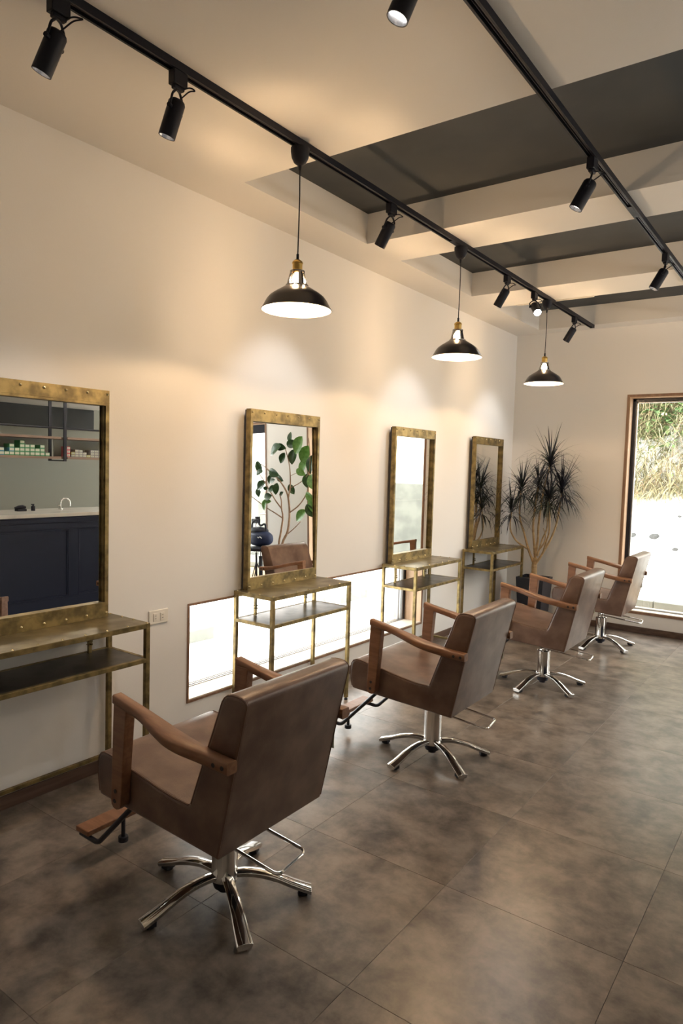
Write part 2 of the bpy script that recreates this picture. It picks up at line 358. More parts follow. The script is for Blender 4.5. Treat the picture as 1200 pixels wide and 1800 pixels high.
plain_window('fill_window', (RX+0.08,SY0,SZ0), (RX+0.13,SY1,SZ1), 'x')  # unseen window put in to light the rear of the room

# ------------------------------------------------------------------ lighting tracks
def track(y0, y1, x, label):
    t = thing('lighting_track', label, 'lighting track', (x, 0, CE), 0, 'ceiling lighting tracks')
    b = NB(); h = 0.028; W2 = 0.0185
    box(b, -W2, -W2+0.008, y0, y1, -h, -0.0002); box(b, W2-0.008, W2, y0, y1, -h, -0.0002); box(b, -W2+0.008, W2-0.008, y0, y1, -0.012, -0.0002)
    box(b, -W2+0.008, W2-0.008, y0, y0+0.01, -h, -0.012); box(b, -W2+0.008, W2-0.008, y1-0.03, y1, -h, -0.012)
    obj('rail', b, M['fixture'], t, smooth=False)
    b = NB(); box(b, -0.0055, -0.003, y0+0.02, y1-0.04, -0.020, -0.0125); box(b, 0.003, 0.0055, y0+0.02, y1-0.04, -0.020, -0.0125); obj('conductor', b, M['strip'], t, smooth=False)
    b = NB(); ym = 3.70; box(b, -0.0105, 0.0105, ym, ym+0.16, -h-0.001, -0.013); obj('track_joiner', b, M['fixture'], t, smooth=False)
    return t
track(0.5, 6.56, 0.803, 'long black ceiling track nearer the mirror wall, carrying the pendants')
track(0.9, 6.40, 1.803, 'black ceiling track farther from the mirror wall, carrying spotlights only')

# ------------------------------------------------------------------ spotlights
def spot(x, y, d, label, bright=False, power=SPOT_W, cord=0, ang=66, col=SPOT_COL):
    z0 = CE-0.028
    t = thing('track_spotlight', label, 'spotlight', (x, y, z0), 0, 'cylindrical black track spotlights')
    b = NB(); box(b, -0.0165, 0.0165, -0.03, 0.03, -0.048, 0.0); box(b, -0.010, 0.010, -0.022, 0.022, -0.060, -0.048)
    obj('track_adapter', b, M['fixture'], t, bevel=0.003)
    d = Vector(d).normalized(); P = Vector((0, 0, -0.092)); L = 0.128; rr = 0.0295
    side = d.cross(Vector((0,0,1)))
    side = side.normalized() if side.length > 0.05 else Vector((0,1,0))
    piv = P + d*0.035
    b = NB(); pr = [(0.0, -0.001), (0.020, 0.0), (rr-0.004, 0.004), (rr, 0.012), (rr, L), (rr-0.003, L), (rr-0.003, L-0.012)]
    lathe(b, pr, 32, P, d); obj('lamp_housing', b, M['fixture'], t)
    b = NB(); lathe(b, [(rr-0.0032, L-0.001), (rr-0.010, L-0.022)], 32, P, d); obj('reflector_ring', b, M['reflector'], t)
    b = NB(); lathe(b, [(0.0001, L-0.014), (rr-0.0045, L-0.014)], 32, P, d); obj('lens', b, M['lensbright' if bright else 'lens'], t)
    off = rr+0.006
    pts = [piv + side*off, piv + side*off - d*0.03 + Vector((0,0,0.012)), Vector((0,0,-0.062)) + side*0.012, Vector((0,0,-0.062)) - side*0.012, piv - side*off - d*0.03 + Vector((0,0,0.012)), piv - side*off]
    b = NB(); tube(b, round_path(pts, 0.008, 3), 0.0042, 8); obj('yoke', b, M['fixture'], t)
    for s in (-1, 1):
        b = NB(); cyl(b, piv + side*s*(rr-0.002), piv + side*s*(off+0.008), 0.0075, 14); obj('knob', b, M['fixture'], t)
    back = P - d*0.002
    cpts = [back + d*0.01, back - d*0.02 + Vector((0.03,0.02,0.01)), Vector((0.05+0.02*cord, 0.04, -0.062)), Vector((0.03, 0.03, -0.045)), Vector((0.008, 0.02, -0.05))]
    b = NB(); tube(b, round_path(cpts, 0.014, 4), 0.0026, 6); obj('power_cord', b, M['fixture'], t)
    ld = bpy.data.lights.new('spot_light', 'SPOT'); ld.energy = power; ld.color = col; ld.spot_size = R(ang); ld.spot_blend = 0.75; ld.shadow_soft_size = 0.018
    lo = bpy.data.objects.new('spot_light', ld); COL.objects.link(lo); lo.parent = t
    lo.location = P + d*(L+0.004); lo.rotation_euler = (-d).to_track_quat('Z', 'Y').to_euler()
    return t
def aim(deg, dy=0.0): return (-math.sin(R(deg)), dy, -math.cos(R(deg)))
spot(0.803, 1.19, (-0.38, -0.20, -0.90), 'black track spotlight hanging nearest the upper left corner, glowing rim showing', cord=1)
spot(0.803, 1.64, (-0.30, -0.12, -0.94), 'black track spotlight on the near track, second from the left, before the first pendant')
spot(0.803, 3.04, aim(33, 0.03), 'black track spotlight between the first and second pendants')
spot(0.803, 4.55, aim(33, 0.05), 'black track spotlight just beyond the second pendant')
spot(0.803, 5.07, (0.42, -0.55, -0.55), 'track spotlight turned towards the viewer with its lamp glaring white', True, power=14)
spot(0.803, 6.03, aim(33, 0.08), 'black track spotlight beside the far end of the near track')
spot(1.803, 1.56, (-0.28, -0.22, -0.90), 'black track spotlight cut off by the top edge of the picture', power=9)
spot(1.803, 3.06, (-0.42, -0.16, -0.85), 'black track spotlight on the farther track over the first dark recess', power=9)
spot(1.803, 4.59, (-0.42, -0.16, -0.85), 'black track spotlight on the farther track at the right edge', power=9)

# ------------------------------------------------------------------ pendants
def pendant(x, y, zr, label):
    t = thing('pendant_lamp', label, 'pendant lamp', (x, y, zr), 0, 'black enamel pendant lamps on the track')
    top = CE-0.028-zr
    b = NB(); lathe(b, [(0.0001,top-0.075),(0.010,top-0.074),(0.026,top-0.062),(0.036,top-0.042),(0.040,top-0.018),(0.040,top-0.002),(0.0001,top-0.001)], 28); obj('ceiling_cup', b, M['fixture'], t)
    b = NB(); tube(b, [(0,0,0.215),(0.002,0,0.35),(0.003,0,0.48),(0,0,top-0.07)], 0.0028, 8); cyl(b, (0,0,0.212), (0,0,0.236), 0.006, 12); cyl(b, (0,0,top-0.095), (0,0,top-0.070), 0.0055, 12, 0.008); obj('cord', b, M['fixture'], t)
    b = NB(); lathe(b, [(0.0001,0.214),(0.010,0.213),(0.020,0.206),(0.0235,0.200),(0.0235,0.196),(0.0215,0.194),(0.0215,0.170),(0.024,0.168),(0.024,0.162)], 28); obj('lamp_socket', b, M['socket'], t)
    prof = [(0.152,0.0),(0.150,0.004),(0.143,0.016),(0.130,0.040),(0.118,0.055),(0.098,0.070),(0.075,0.084),(0.056,0.096),(0.048,0.1005)]
    b = NB(); lathe(b, prof, 48); sh = obj('lamp_shade', b, M['shade_out'], t)
    b = NB(); lathe(b, [(max(r_-0.0022,0.001),z-0.0018) for r_, z in prof], 48); obj('shade_lining', b, M['shade_in'], sh)
    b = NB(); tube(b, [(0.1515*math.cos(2*PI*k/48), 0.1515*math.sin(2*PI*k/48), 0.0) for k in range(48)], 0.0018, 6, True); obj('shade_rim', b, M['shade_out'], sh)
    # open neck: two rings joined by four tapered straps, the bulb glows between them
    b = NB()
    lathe(b, [(0.050,0.098),(0.050,0.104),(0.046,0.106),(0.046,0.100)], 36); lathe(b, [(0.032,0.158),(0.032,0.165),(0.020,0.167),(0.020,0.160)], 36)
    for q in range(4):
        a0 = PI/4 + q*PI/2 + 0.35
        n = 5; g = []
        for zz, rad in ((0.102, 0.0465), (0.163, 0.0305)):
            for dr in (0.0, 0.003):
                g.append([b.verts.new(((rad-dr)*math.cos(a0+(k/n-0.5)*0.62), (rad-dr)*math.sin(a0+(k/n-0.5)*0.62), zz)) for k in range(n+1)])
        for k in range(n):
            b.faces.new((g[0][k], g[0][k+1], g[2][k+1], g[2][k])); b.faces.new((g[1][k+1], g[1][k], g[3][k], g[3][k+1]))
        for k in (0, n): b.faces.new((g[0][k], g[2][k], g[3][k], g[1][k]) if k == 0 else (g[1][k], g[3][k], g[2][k], g[0][k]))
    obj('shade_neck', b, M['neck'], t)
    b = NB(); lathe(b, [(0.0001,0.060),(0.012,0.063),(0.020,0.074),(0.022,0.088),(0.018,0.108),(0.012,0.130),(0.011,0.158)], 24); obj('bulb', b, M['bulb'], t)
    for zz, pw in ((0.042, PEND_W*0.46),):
        ld = bpy.data.lights.new('bulb_light', 'POINT'); ld.energy = pw; ld.color = PEND_COL; ld.shadow_soft_size = 0.012
        lo = bpy.data.objects.new('bulb_light', ld); COL.objects.link(lo); lo.parent = t; lo.location = (0,0,zz)
    for q in range(4):          # light leaving through the four openings of the neck
        a0 = q*PI/2 + 0.35
        ld = bpy.data.lights.new('neck_light', 'POINT'); ld.energy = PEND_W*0.125; ld.color = PEND_COL; ld.shadow_soft_size = 0.008
        lo = bpy.data.objects.new('neck_light', ld); COL.objects.link(lo); lo.parent = t; lo.location = (0.030*math.cos(a0), 0.030*math.sin(a0), 0.128)
    return t
pendant(0.803, 2.305, 2.140, 'black dome pendant lamp nearest the viewer, largest of the three')
pendant(0.803, 3.835, 2.160, 'middle black dome pendant lamp over the second and third mirrors')
pendant(0.803, 5.350, 2.172, 'smallest looking black dome pendant lamp, in front of the back wall')

# opal globes added out of view on the right side as fill light
def globe(x, y, z, label):
    t = thing('fill_globe', label, 'pendant lamp', (x, y, z), 0, 'added fill globes over the far side, out of view')
    b = NB(); tube(b, [(0,0,0.12),(0,0,CE-z-0.02)], 0.003, 8); lathe(b, [(0.0001,CE-z-0.03),(0.05,CE-z-0.028),(0.05,CE-z-0.001)], 24); lathe(b, [(0.03,0.09),(0.03,0.13),(0.0001,0.132)], 20); obj('cord', b, M['fixture'], t)
    b = NB(); lathe(b, [(0.1*math.sin(PI*k/16)+0.0001, -0.1*math.cos(PI*k/16)) for k in range(17)], 32); g = obj('fill_globe_ball', b, M['opal'], t)
for gy, gl in ((2.9, 'added opal fill globe nearest the front, out of view'), (4.3, 'added opal fill globe, middle of three, out of view'), (5.7, 'added opal fill globe nearest the glass door, out of view')): globe(3.45, gy, 2.48, gl)

# ------------------------------------------------------------------ styling tables and mirrors
RIV = None
def rivet(parent, loc, axis='Z', r=0.0055):
    global RIV
    if RIV is None:
        b = NB(); lathe(b, [(1.0, 0.0), (0.85, 0.45), (0.5, 0.75), (0.001, 0.85)], 10); RIV = obj('rivet', b, M['rivet'], parent); o = RIV
    else:
        o = RIV.copy(); COL.objects.link(o); o.parent = parent
    o.location = loc; o.scale = (r, r, r); o.rotation_euler = (0, R(90), 0) if axis == 'X' else (0, 0, 0)
def table(y0, label, L=0.735):
    t = thing('styling_table', label, 'console table', (0.0, y0, 0), 0, 'brass framed styling tables along the wall')
    x0, x1, H, s = 0.016, 0.312, 0.755, 0.021
    b = NB()
    box(b, x0, x1, 0, s, H-s-0.002, H-0.002); box(b, x0, x1, L-s, L, H-s-0.002, H-0.002); box(b, x0, x0+s, s, L-s, H-s-0.002, H-0.002); box(b, x1-s, x1, s, L-s, H-s-0.002, H-0.002)
    obj('top_frame', b, M['brass'], t, bevel=0.0012, smooth=False)
    b = NB(); box(b, x0, x1, 0, L, H-0.002, H); obj('table_top', b, M['brassdark'], t, bevel=0.0006, smooth=False)
    zs = 0.598
    b = NB()
    box(b, x0+s, x1-s, 0, s*0.9, zs-0.019, zs); box(b, x0+s, x1-s, L-s*0.9, L, zs-0.019, zs); box(b, x0, x0+s*0.9, s, L-s, zs-0.019, zs); box(b, x1-s*0.9, x1, s, L-s, zs-0.019, zs)
    obj('shelf_frame', b, M['brass'], t, bevel=0.0012, smooth=False)
    b = NB(); box(b, x0+s*0.9, x1-s*0.9, s*0.9, L-s*0.9, zs-0.006, zs-0.001); obj('shelf', b, M['shelfplate'], t, smooth=False)
    for (lx, ly) in ((x0, 0), (x1-s, 0), (x0, L-s), (x1-s, L-s)):
        b = NB(); box(b, 0, s, 0, s, 0, H-s-0.002-0.014); lg = obj('leg', b, M['brass'], t, bevel=0.0012, smooth=False); lg.location = (lx, ly, 0.014)
        b = NB(); cyl(b, (s/2,s/2,-0.014), (s/2,s/2,-0.006), 0.011, 16); cyl(b, (s/2,s/2,-0.006), (s/2,s/2,0.0), 0.005, 10); obj('foot_pad', b, M['rubber'], lg)
    b = NB(); zb = 0.076; box(b, x0+s, x1-s, 0.002, s-0.002, zb, zb+0.016); box(b, x0+s, x1-s, L-s+0.002, L-0.002, zb, zb+0.016); box(b, x0+0.002, x0+s-0.002, s, L-s, zb, zb+0.016)
    obj('stretcher', b, M['brass'], t, bevel=0.001, smooth=False)
    for k in range(8): rivet(t, (x1-0.010, 0.012+(L-0.024)*k/7, H), r=0.0052)
    for yy in (0.010, L-0.010):
        for k in range(3): rivet(t, (x0+0.02+0.085*k, yy, H), r=0.0052)
    return t
def mirror(y0, y1, label, tilt=(0, 0)):
    t = thing('wall_mirror', label, 'mirror', (0.0, y0, 0.7552), 0, 'riveted brass framed standing mirrors')
    L = y1-y0; xb, xf = 0.036, 0.072; H = 1.025; s = 0.019; rl = 0.068
    for z0, nm in ((0, 'bottom_rail'), (H-rl, 'top_rail')):
        b = NB(); box(b, xf-0.003, xf, 0, L, z0, z0+rl)
        zi = z0+rl-0.003 if z0 == 0 else z0
        box(b, xb+0.012, xf-0.003, s, L-s, zi, zi+0.003)
        if z0 == 0: box(b, xb, xf-0.003, 0, L, 0, 0.003)
        else: box(b, xb, xf-0.003, 0, L, H-0.003, H)
        # raised seam line along the glass edge
        zz = z0+rl-0.014 if z0 == 0 else z0+0.011
        box(b, xf, xf+0.0012, 0, L, zz, zz+0.0025)
        rr_ = obj(nm, b, M['brass'], t, bevel=0.0008, smooth=False)
        for k in range(7): rivet(rr_, (xf, 0.012+(L-0.024)*k/6, z0+(rl-0.018 if z0 else 0.020)), 'X', 0.0068)
    for y_, nm in ((0, 0), (L-s, 1)):
        b = NB(); box(b, xf-0.003, xf-0.0002, y_, y_+s, rl, H-rl)
        yo = y_ if nm == 0 else y_+s-0.003
        box(b, xb, xf-0.003, yo, yo+0.003, 0.003, H-0.003)
        yi = y_+s-0.003 if nm == 0 else y_
        box(b, xb+0.010, xf-0.003, yi, yi+0.003, rl, H-rl)
        box(b, xf-0.012, xf-0.009, yi-0.006 if nm else yi+0.003, yi if nm else yi+0.009, rl, H-rl)
        obj('stile', b, M['brass'], t, bevel=0.0006, smooth=False)
    b = NB(); box(b, -0.004, 0.0, -L/2+0.012, L/2-0.012, -H/2+0.03, H/2-0.03); g = obj('mirror_glass', b, M['mirror'], t, smooth=False)
    g.location = (0.050 if tilt[0] or tilt[1] else 0.048, L/2, H/2); g.rotation_euler = (0, R(-tilt[1]), R(tilt[0]))      # the second glass sits slightly askew in its frame
    b = NB(); box(b, xb-0.012, xb-0.002, 0.004, L-0.004, 0.005, H-0.005); obj('backing_board', b, M['blacksteel'], t, smooth=False)
    return t
def posts(y0, y1, y_t):
    # two clamp posts between table top and shelf, part of the table below
    for yy in (y0+0.085, y1-0.085):
        b = NB(); box(b, 0.048, 0.062, yy-0.007, yy+0.007, 0.598, 0.733)
        for zz in (0.655, 0.640): cyl(b, (0.062, yy, zz), (0.075, yy, zz), 0.0035, 10); cyl(b, (0.055, yy-0.016, zz), (0.055, yy+0.016, zz), 0.0022, 8)
        o = obj('clamp_post', b, M['brass'], y_t); o.location = (0, -y_t.location.y, 0)
TM = [(1.200, 1.262, 1.888), (2.749, 2.802, 3.430), (4.298, 4.345, 4.963), (5.648, 5.725, 6.350)]
tl = ['brass framed two-tier console table at the left edge, under the mirror showing the navy counter',
      'brass framed console table in front of the low window, under the second mirror',
      'brass framed console table third from the left, straddling the right end of the low window',
      'brass framed console table in the far corner beside the dracaena pot']
ml = ['brass framed riveted mirror at the left edge, reflecting a navy counter and shelves of boxes',
      'brass framed riveted mirror reflecting a green rubber plant and a chair back',
      'brass framed riveted mirror reflecting the bright window and one chair arm',
      'brass framed riveted mirror farthest back, reflecting the dracaena']
for (a, p, q), l1, l2 in zip(TM, tl, ml):
    tt = table(a, l1); mirror(p, q, l2, (-1.0, 1.2) if p == 2.802 else (0, 0)); posts(p, q, tt)

# ------------------------------------------------------------------ wall outlet
t = thing('wall_outlet', 'white double wall outlet between the first console table and the low window', 'power outlet', (0.0, 2.230, 0.688))
b = NB(); box(b, 0, 0.007, -0.060, 0.060, -0.035, 0.035); obj('cover_plate', b, M['outlet'], t, bevel=0.003, seg=3)
for s in (-1, 1):
    b = NB(); box(b, 0.007, 0.010, s*0.022-0.013, s*0.022+0.013, -0.020, 0.020); f = obj('socket_face', b, M['outlet'], t, bevel=0.002)
    b = NB()
    for zz in (0.007, -0.007): box(b, 0.0095, 0.0104, s*0.022-0.0045, s*0.022+0.0045, zz-0.0012, zz+0.0012)
    obj('slot', b, M['slot'], f, smooth=False)

# ------------------------------------------------------------------ salon chairs
HW = 0.253
PROF = [(0.214,0.317),(0.250,0.482),(0.285,0.645),(0.318,0.790),(0.319,0.800),(0.314,0.810),(0.302,0.8165),(0.285,0.819),(0.262,0.819),(0.245,0.816),(0.230,0.806),(0.222,0.793),
        (0.196,0.720),(0.168,0.645),(0.130,0.540),(0.106,0.474),(0.100,0.455),(0.092,0.446),(0.078,0.444),(0.020,0.449),(-0.050,0.458),(-0.140,0.473),(-0.228,0.488),(-0.285,0.498),(-0.318,0.500),(-0.338,0.492),(-0.349,0.474),(-0.353,0.440),(-0.350,0.400),(-0.342,0.358),(-0.338,0.348),(-0.325,0.346),(-0.1,0.334)]
def shell_bm():
    b = NB(); prism(b, PROF, -HW, HW)
    bmesh.ops.recalc_face_normals(b, faces=b.faces[:])
    es = [e for e in b.edges if abs(e.verts[0].co.y-e.verts[1].co.y) < 1e-6]
    bmesh.ops.bevel(b, geom=es, offset=0.014, segments=3, profile=0.6, affect='EDGES', clamp_overlap=True)
    return b
def cut(b, keep_back):
    p = Vector((0.090, 0, 0.446)); q = Vector((0.055, 0, 0.325)); d = (q-p).normalized(); n = Vector((-d.z, 0, d.x))
    if n.x < 0: n = -n
    geom = b.verts[:]+b.edges[:]+b.faces[:]
    res = bmesh.ops.bisect_plane(b, geom=geom, plane_co=p, plane_no=n, clear_inner=keep_back, clear_outer=not keep_back)
    ed = [e for e in res['geom_cut'] if isinstance(e, bmesh.types.BMEdge)]
    bmesh.ops.holes_fill(b, edges=ed, sides=0)
    return b
def catmull(pts, n=4):
    out = []
    for i in range(len(pts)-1):
        p0, p1, p2, p3 = pts[max(i-1,0)], pts[i], pts[i+1], pts[min(i+2,len(pts)-1)]
        for k in range(n):
            t = k/n
            out.append(tuple(0.5*((2*p1[j])+(-p0[j]+p2[j])*t+(2*p0[j]-5*p1[j]+4*p2[j]-p3[j])*t*t+(-p0[j]+3*p1[j]-3*p2[j]+p3[j])*t**3) for j in range(len(p1))))
    out.append(tuple(pts[-1])); return out
def loft(b, secs):
    rings = [[b.verts.new(p) for p in s] for s in secs]; n = len(rings[0])
    for a, c in zip(rings, rings[1:]):
        for k in range(n): b.faces.new((a[k], a[(k+1)%n], c[(k+1)%n], c[k]))
    b.faces.new(list(reversed(rings[0]))); b.faces.new(rings[-1]); return b
def chair(x, y, rz, label, group):
    t = thing('salon_chair', label, 'chair', (x, y, 0), rz, group)
    # five-star base
    for k in range(5):
        a = R(39 + 72*k)
        path = catmull([(0.030,0.088,0.021),(0.070,0.091,0.0205),(0.120,0.086,0.020),(0.180,0.070,0.0215),(0.240,0.046,0.024),(0.298,0.026,0.026)], 4)
        secs = []
        for i, (r_, z, hw) in enumerate(path):
            th = 0.019
            secs.append([(r_, -hw, z-0.004), (r_, -hw*0.78, z), (r_, 0, z+0.002), (r_, hw*0.78, z), (r_, hw, z-0.004), (r_, hw*0.8, z-th), (r_, -hw*0.8, z-th)])
        b = NB(); loft(b, secs); lg = obj('leg', b, M['chrome'], t, ang=50, bevel=0.0015); lg.rotation_euler = (0, 0, a)
        b = NB(); box(b, 0.252, 0.284, -0.0185, 0.0185, 0.004, 0.022); lathe(b, [(0.0001,0.0),(0.016,0.0),(0.017,0.004),(0.016,0.008)], 20, (0.267,0,0), None); obj('glide', b, M['rubber'], lg, bevel=0.002)
    b = NB(); lathe(b, [(0.0001,0.020),(0.020,0.020),(0.022,0.032),(0.036,0.036),(0.040,0.050),(0.041,0.075)], 28); obj('base_hub', b, M['blacksteel'], t)
    b = NB(); lathe(b, [(0.048,0.066),(0.048,0.086),(0.044,0.098),(0.044,0.244),(0.041,0.248),(0.030,0.249)], 40); obj('column', b, M['chrome'], t)
    b = NB(); lathe(b, [(0.029,0.248),(0.029,0.312)], 32); cyl(b, (0,0,0.285), (0,0,0.300), 0.036, 32); obj('lift_piston', b, M['chrome'], t)
    b = NB(); box(b, -0.11, 0.11, -0.10, 0.10, 0.3105, 0.322); obj('mounting_plate', b, M['blacksteel'], t, bevel=0.002)
    # pump lever
    b = NB(); pts = round_path([(0.015,-0.118,0.288),(0.345,-0.128,0.262),(0.328,0.024,0.262),(0.015,0.030,0.288)], 0.026, 6); tube(b, pts, 0.0052, 10); 
    cyl(b, (0.015,-0.135,0.288), (0.015,0.046,0.288), 0.0085, 16); obj('pump_lever', b, M['chrome'], t)
    # upholstery
    st = obj('seat', cut(shell_bm(), False), M['leather'], t, ang=45)
    bk = obj('backrest', cut(shell_bm(), True), M['leather'], t, ang=45)
    for s in (-1, 1):
        yy = s*(HW-0.0045)
        b = NB(); tube(b, [(px, yy, pz) for px, pz in [(0.090,0.4445),(0.020,0.4465),(-0.050,0.4555),(-0.140,0.4705),(-0.228,0.4855),(-0.285,0.4955),(-0.318,0.4975),(-0.3355,0.490),(-0.3465,0.473),(-0.3505,0.440),(-0.3475,0.400),(-0.340,0.360)]], 0.0036, 6); obj('piping', b, M['piping'], st)
        b = NB(); tube(b, [(px, yy, pz) for px, pz in [(0.101,0.452),(0.132,0.539),(0.170,0.644),(0.198,0.719),(0.224,0.791),(0.232,0.803),(0.246,0.8135),(0.263,0.8165),(0.285,0.8165),(0.301,0.814),(0.312,0.808),(0.3165,0.799),(0.3155,0.790),(0.2825,0.645),(0.2475,0.482),(0.213,0.325)]], 0.0036, 6); obj('piping', b, M['piping'], bk)
    if True:
        b = NB(); box(b, 0.235, 0.262, HW, HW+0.0012, 0.50, 0.56); obj('care_label', b, M['boxwhite'], bk, smooth=False)
    # arms
    for s in (-1, 1):
        key = [(-0.216,0.727,0.2585,0.296,0.0300),(-0.150,0.714,0.2575,0.297,0.0290),(-0.080,0.700,0.2565,0.301,0.0270),(-0.010,0.685,0.2560,0.316,0.0270),(0.060,0.670,0.2560,0.327,0.0280),(0.115,0.660,0.2560,0.322,0.0300),(0.165,0.652,0.2560,0.308,0.0320),(0.215,0.646,0.2560,0.298,0.0340),(0.292,0.642,0.2560,0.296,0.0350)]
        secs = []
        for px, zt, yi, yo, th in catmull(key, 4):
            c_ = 0.004; zb = zt-th
            secs.append([(px, s*(yi+c_), zt), (px, s*(yo-c_), zt), (px, s*yo, zt-c_), (px, s*yo, zb+c_), (px, s*(yo-c_), zb), (px, s*(yi+c_), zb), (px, s*yi, zb+c_), (px, s*yi, zt-c_)])
        b = NB(); loft(b, secs); ar = obj('armrest', b, M['armwood'], t, ang=60, bevel=0.0)
        for px in (0.238, 0.272):
            b = NB(); cyl(b, (px, s*0.2950, 0.625), (px, s*0.2972, 0.625), 0.0068, 14); obj('bolt', b, M['bolt'], ar)
        yi, yo = 0.2565, 0.293
        pp = [(-0.214,0.6985),(-0.150,0.6985),(-0.176,0.372),(-0.184,0.360),(-0.196,0.355),(-0.212,0.357),(-0.222,0.366),(-0.225,0.380)]
        b = NB(); prism(b, pp, s*yi, s*yo); po = obj('arm_post', b, M['armwood'], t, bevel=0.003)
        for px, pz in ((-0.201, 0.415), (-0.204, 0.382)):
            b = NB(); cyl(b, (px, s*0.2922, pz), (px, s*0.2945, pz), 0.0068, 14); obj('bolt', b, M['bolt'], po)
    # footrest: steel loop, board, stopper
    for s in (-1, 1):
        b = NB(); tube(b, round_path([(-0.150, s*0.180, 0.352), (-0.215, s*0.180, 0.345), (-0.448, s*0.180, 0.107), (-0.548, s*0.180, 0.111)], 0.022, 5), 0.0095, 12); obj('footrest_bar', b, M['blacksteel'], t)
    b = NB(); box(b, -0.560, -0.486, -0.196, 0.196, 0.121, 0.141); obj('footrest_board', b, M['armwood'], t, bevel=0.004, seg=3)
    b = NB(); cyl(b, (-0.505, -0.03, 0.045), (-0.505, -0.03, 0.121), 0.008, 14); cyl(b, (-0.505, -0.03, 0.028), (-0.505, -0.03, 0.048), 0.019, 22); obj('footrest_stopper', b, M['blacksteel'], t, bevel=0.002)
    return t
cg = 'brown leather salon chairs facing the mirrors'
cl = ['brown leather salon chair nearest the viewer, largest of the four, back towards the camera',
      'brown leather salon chair second from the front, facing the mirror with the rubber plant',
      'brown leather salon chair third from the front, overlapping the planter in view',
      'brown leather salon chair farthest back, in front of the tall window']
c0 = chair(1.134, 1.603, R(0.8), cl[0], cg)
for (x, y, rz), l in zip([(1.134, 3.075, R(1.0)), (1.162, 4.612, R(0.8)), (1.160, 6.032, R(0.8))], cl[1:]):
    c = copy_tree(c0); c.location = (x, y, 0); c.rotation_euler = (0, 0, rz); c['label'] = l

# ------------------------------------------------------------------ dracaena
def ribbon(b, p, d, L, wd, droop, n=7, jitter=0.0):
    p = Vector(p); d = Vector(d).normalized(); prev = None
    for i in range(n+1):
        t_ = i/n; side = d.cross(Vector((0,0,1)))
        side = side.normalized() if side.length > 0.02 else Vector((1,0,0))
        ww = wd*(0.55+0.9*t_ if t_ < 0.4 else 0.91*(1-t_)/0.6)+0.0004
        a, c_ = b.verts.new(p-side*ww), b.verts.new(p+side*ww)
        if prev: b.faces.new((prev[0], prev[1], c_, a))
        prev = (a, c_)
        p = p + d*(L/n); d = (d + Vector((0,0,-droop/n))).normalized()
t = thing('dracaena_plant', 'tall dracaena with dark spiky leaves in a black square pot in the corner', 'potted plant', (0.40, 6.46, 0))
b = NB(); pb = [(0.115,0.115,0.0),(0.150,0.150,0.462)]
s0, s1 = 0.105, 0.135
def frust(b, s0, s1, z0, z1):
    v = [b.verts.new((sx*s, sy_*s, z)) for s, z in ((s0,z0),(s1,z1)) for sx, sy_ in ((-1,-1),(1,-1),(1,1),(-1,1))]
    for k in range(4): b.faces.new((v[k], v[(k+1)%4], v[4+(k+1)%4], v[4+k]))
    return v
v = frust(b, s0, s1, 0.0, 0.455); b.faces.new(v[3::-1]); vi = frust(b, s1-0.012, s1-0.008, 0.42, 0.455)
for k in range(4): b.faces.new((v[4+k], v[4+(k+1)%4], vi[4+(k+1)%4], vi[4+k]))
b.faces.new(vi[:4])
obj('planter', b, M['pot'], t, smooth=False)
b = NB(); box(b, -s1+0.013, s1-0.013, -s1+0.013, s1-0.013, 0.415, 0.43); obj('soil', b, M['earth'], t)
DX, DY = 0.40, 6.46
W = lambda x, y, z: (x-DX, y-DY, z)
heads = [(0.525,6.40,1.54,0.38,72),(0.262,6.38,1.29,0.33,66),(0.385,6.50,1.33,0.31,60),(0.635,6.44,1.29,0.37,72),(0.570,6.28,1.22,0.33,72),(0.205,6.30,1.09,0.29,50),(0.43,6.60,1.20,0.27,30)]
stems = [([W(0.40,6.46,0.42),W(0.395,6.46,0.55),W(0.40,6.46,0.64)], 0.030, 0.024),
 ([W(0.395,6.46,0.60),W(0.42,6.45,0.80),W(0.43,6.43,0.98),W(0.46,6.42,1.25),W(0.525,6.40,1.56)], 0.013, 0.008),
 ([W(0.39,6.46,0.58),W(0.34,6.43,0.72),W(0.30,6.40,0.88),W(0.255,6.38,1.05),W(0.262,6.38,1.30)], 0.013, 0.008),
 ([W(0.40,6.47,0.60),W(0.375,6.48,0.78),W(0.35,6.50,0.95),W(0.36,6.50,1.12),W(0.385,6.50,1.34)], 0.013, 0.009),
 ([W(0.41,6.45,0.58),W(0.48,6.44,0.70),W(0.55,6.44,0.84),W(0.60,6.44,1.00),W(0.635,6.44,1.28)], 0.012, 0.008),
 ([W(0.48,6.44,0.70),W(0.53,6.38,0.82),W(0.575,6.32,0.95),W(0.570,6.28,1.23)], 0.010, 0.007),
 ([W(0.34,6.43,0.72),W(0.24,6.36,0.80),W(0.19,6.32,0.92),W(0.205,6.30,1.09)], 0.009, 0.006),
 ([W(0.42,6.46,0.66),W(0.44,6.52,0.82),W(0.47,6.56,0.95),W(0.43,6.60,1.20)], 0.010, 0.007),
 ([W(0.44,6.44,0.72),W(0.49,6.44,0.80),W(0.50,6.43,0.87),W(0.48,6.42,0.94)], 0.008, 0.004)]
for pts, ra, rb in stems:
    pp = catmull(pts, 4); n = len(pp)
    b = NB(); tube(b, pp, ra, 9, rs=[ra+(rb-ra)*i/(n-1)+random.uniform(-1,1)*ra*0.07 for i in range(n)])
    obj('trunk' if ra > 0.02 else 'stem', b, M['dracstem'], t)
rnd = random.Random(11)
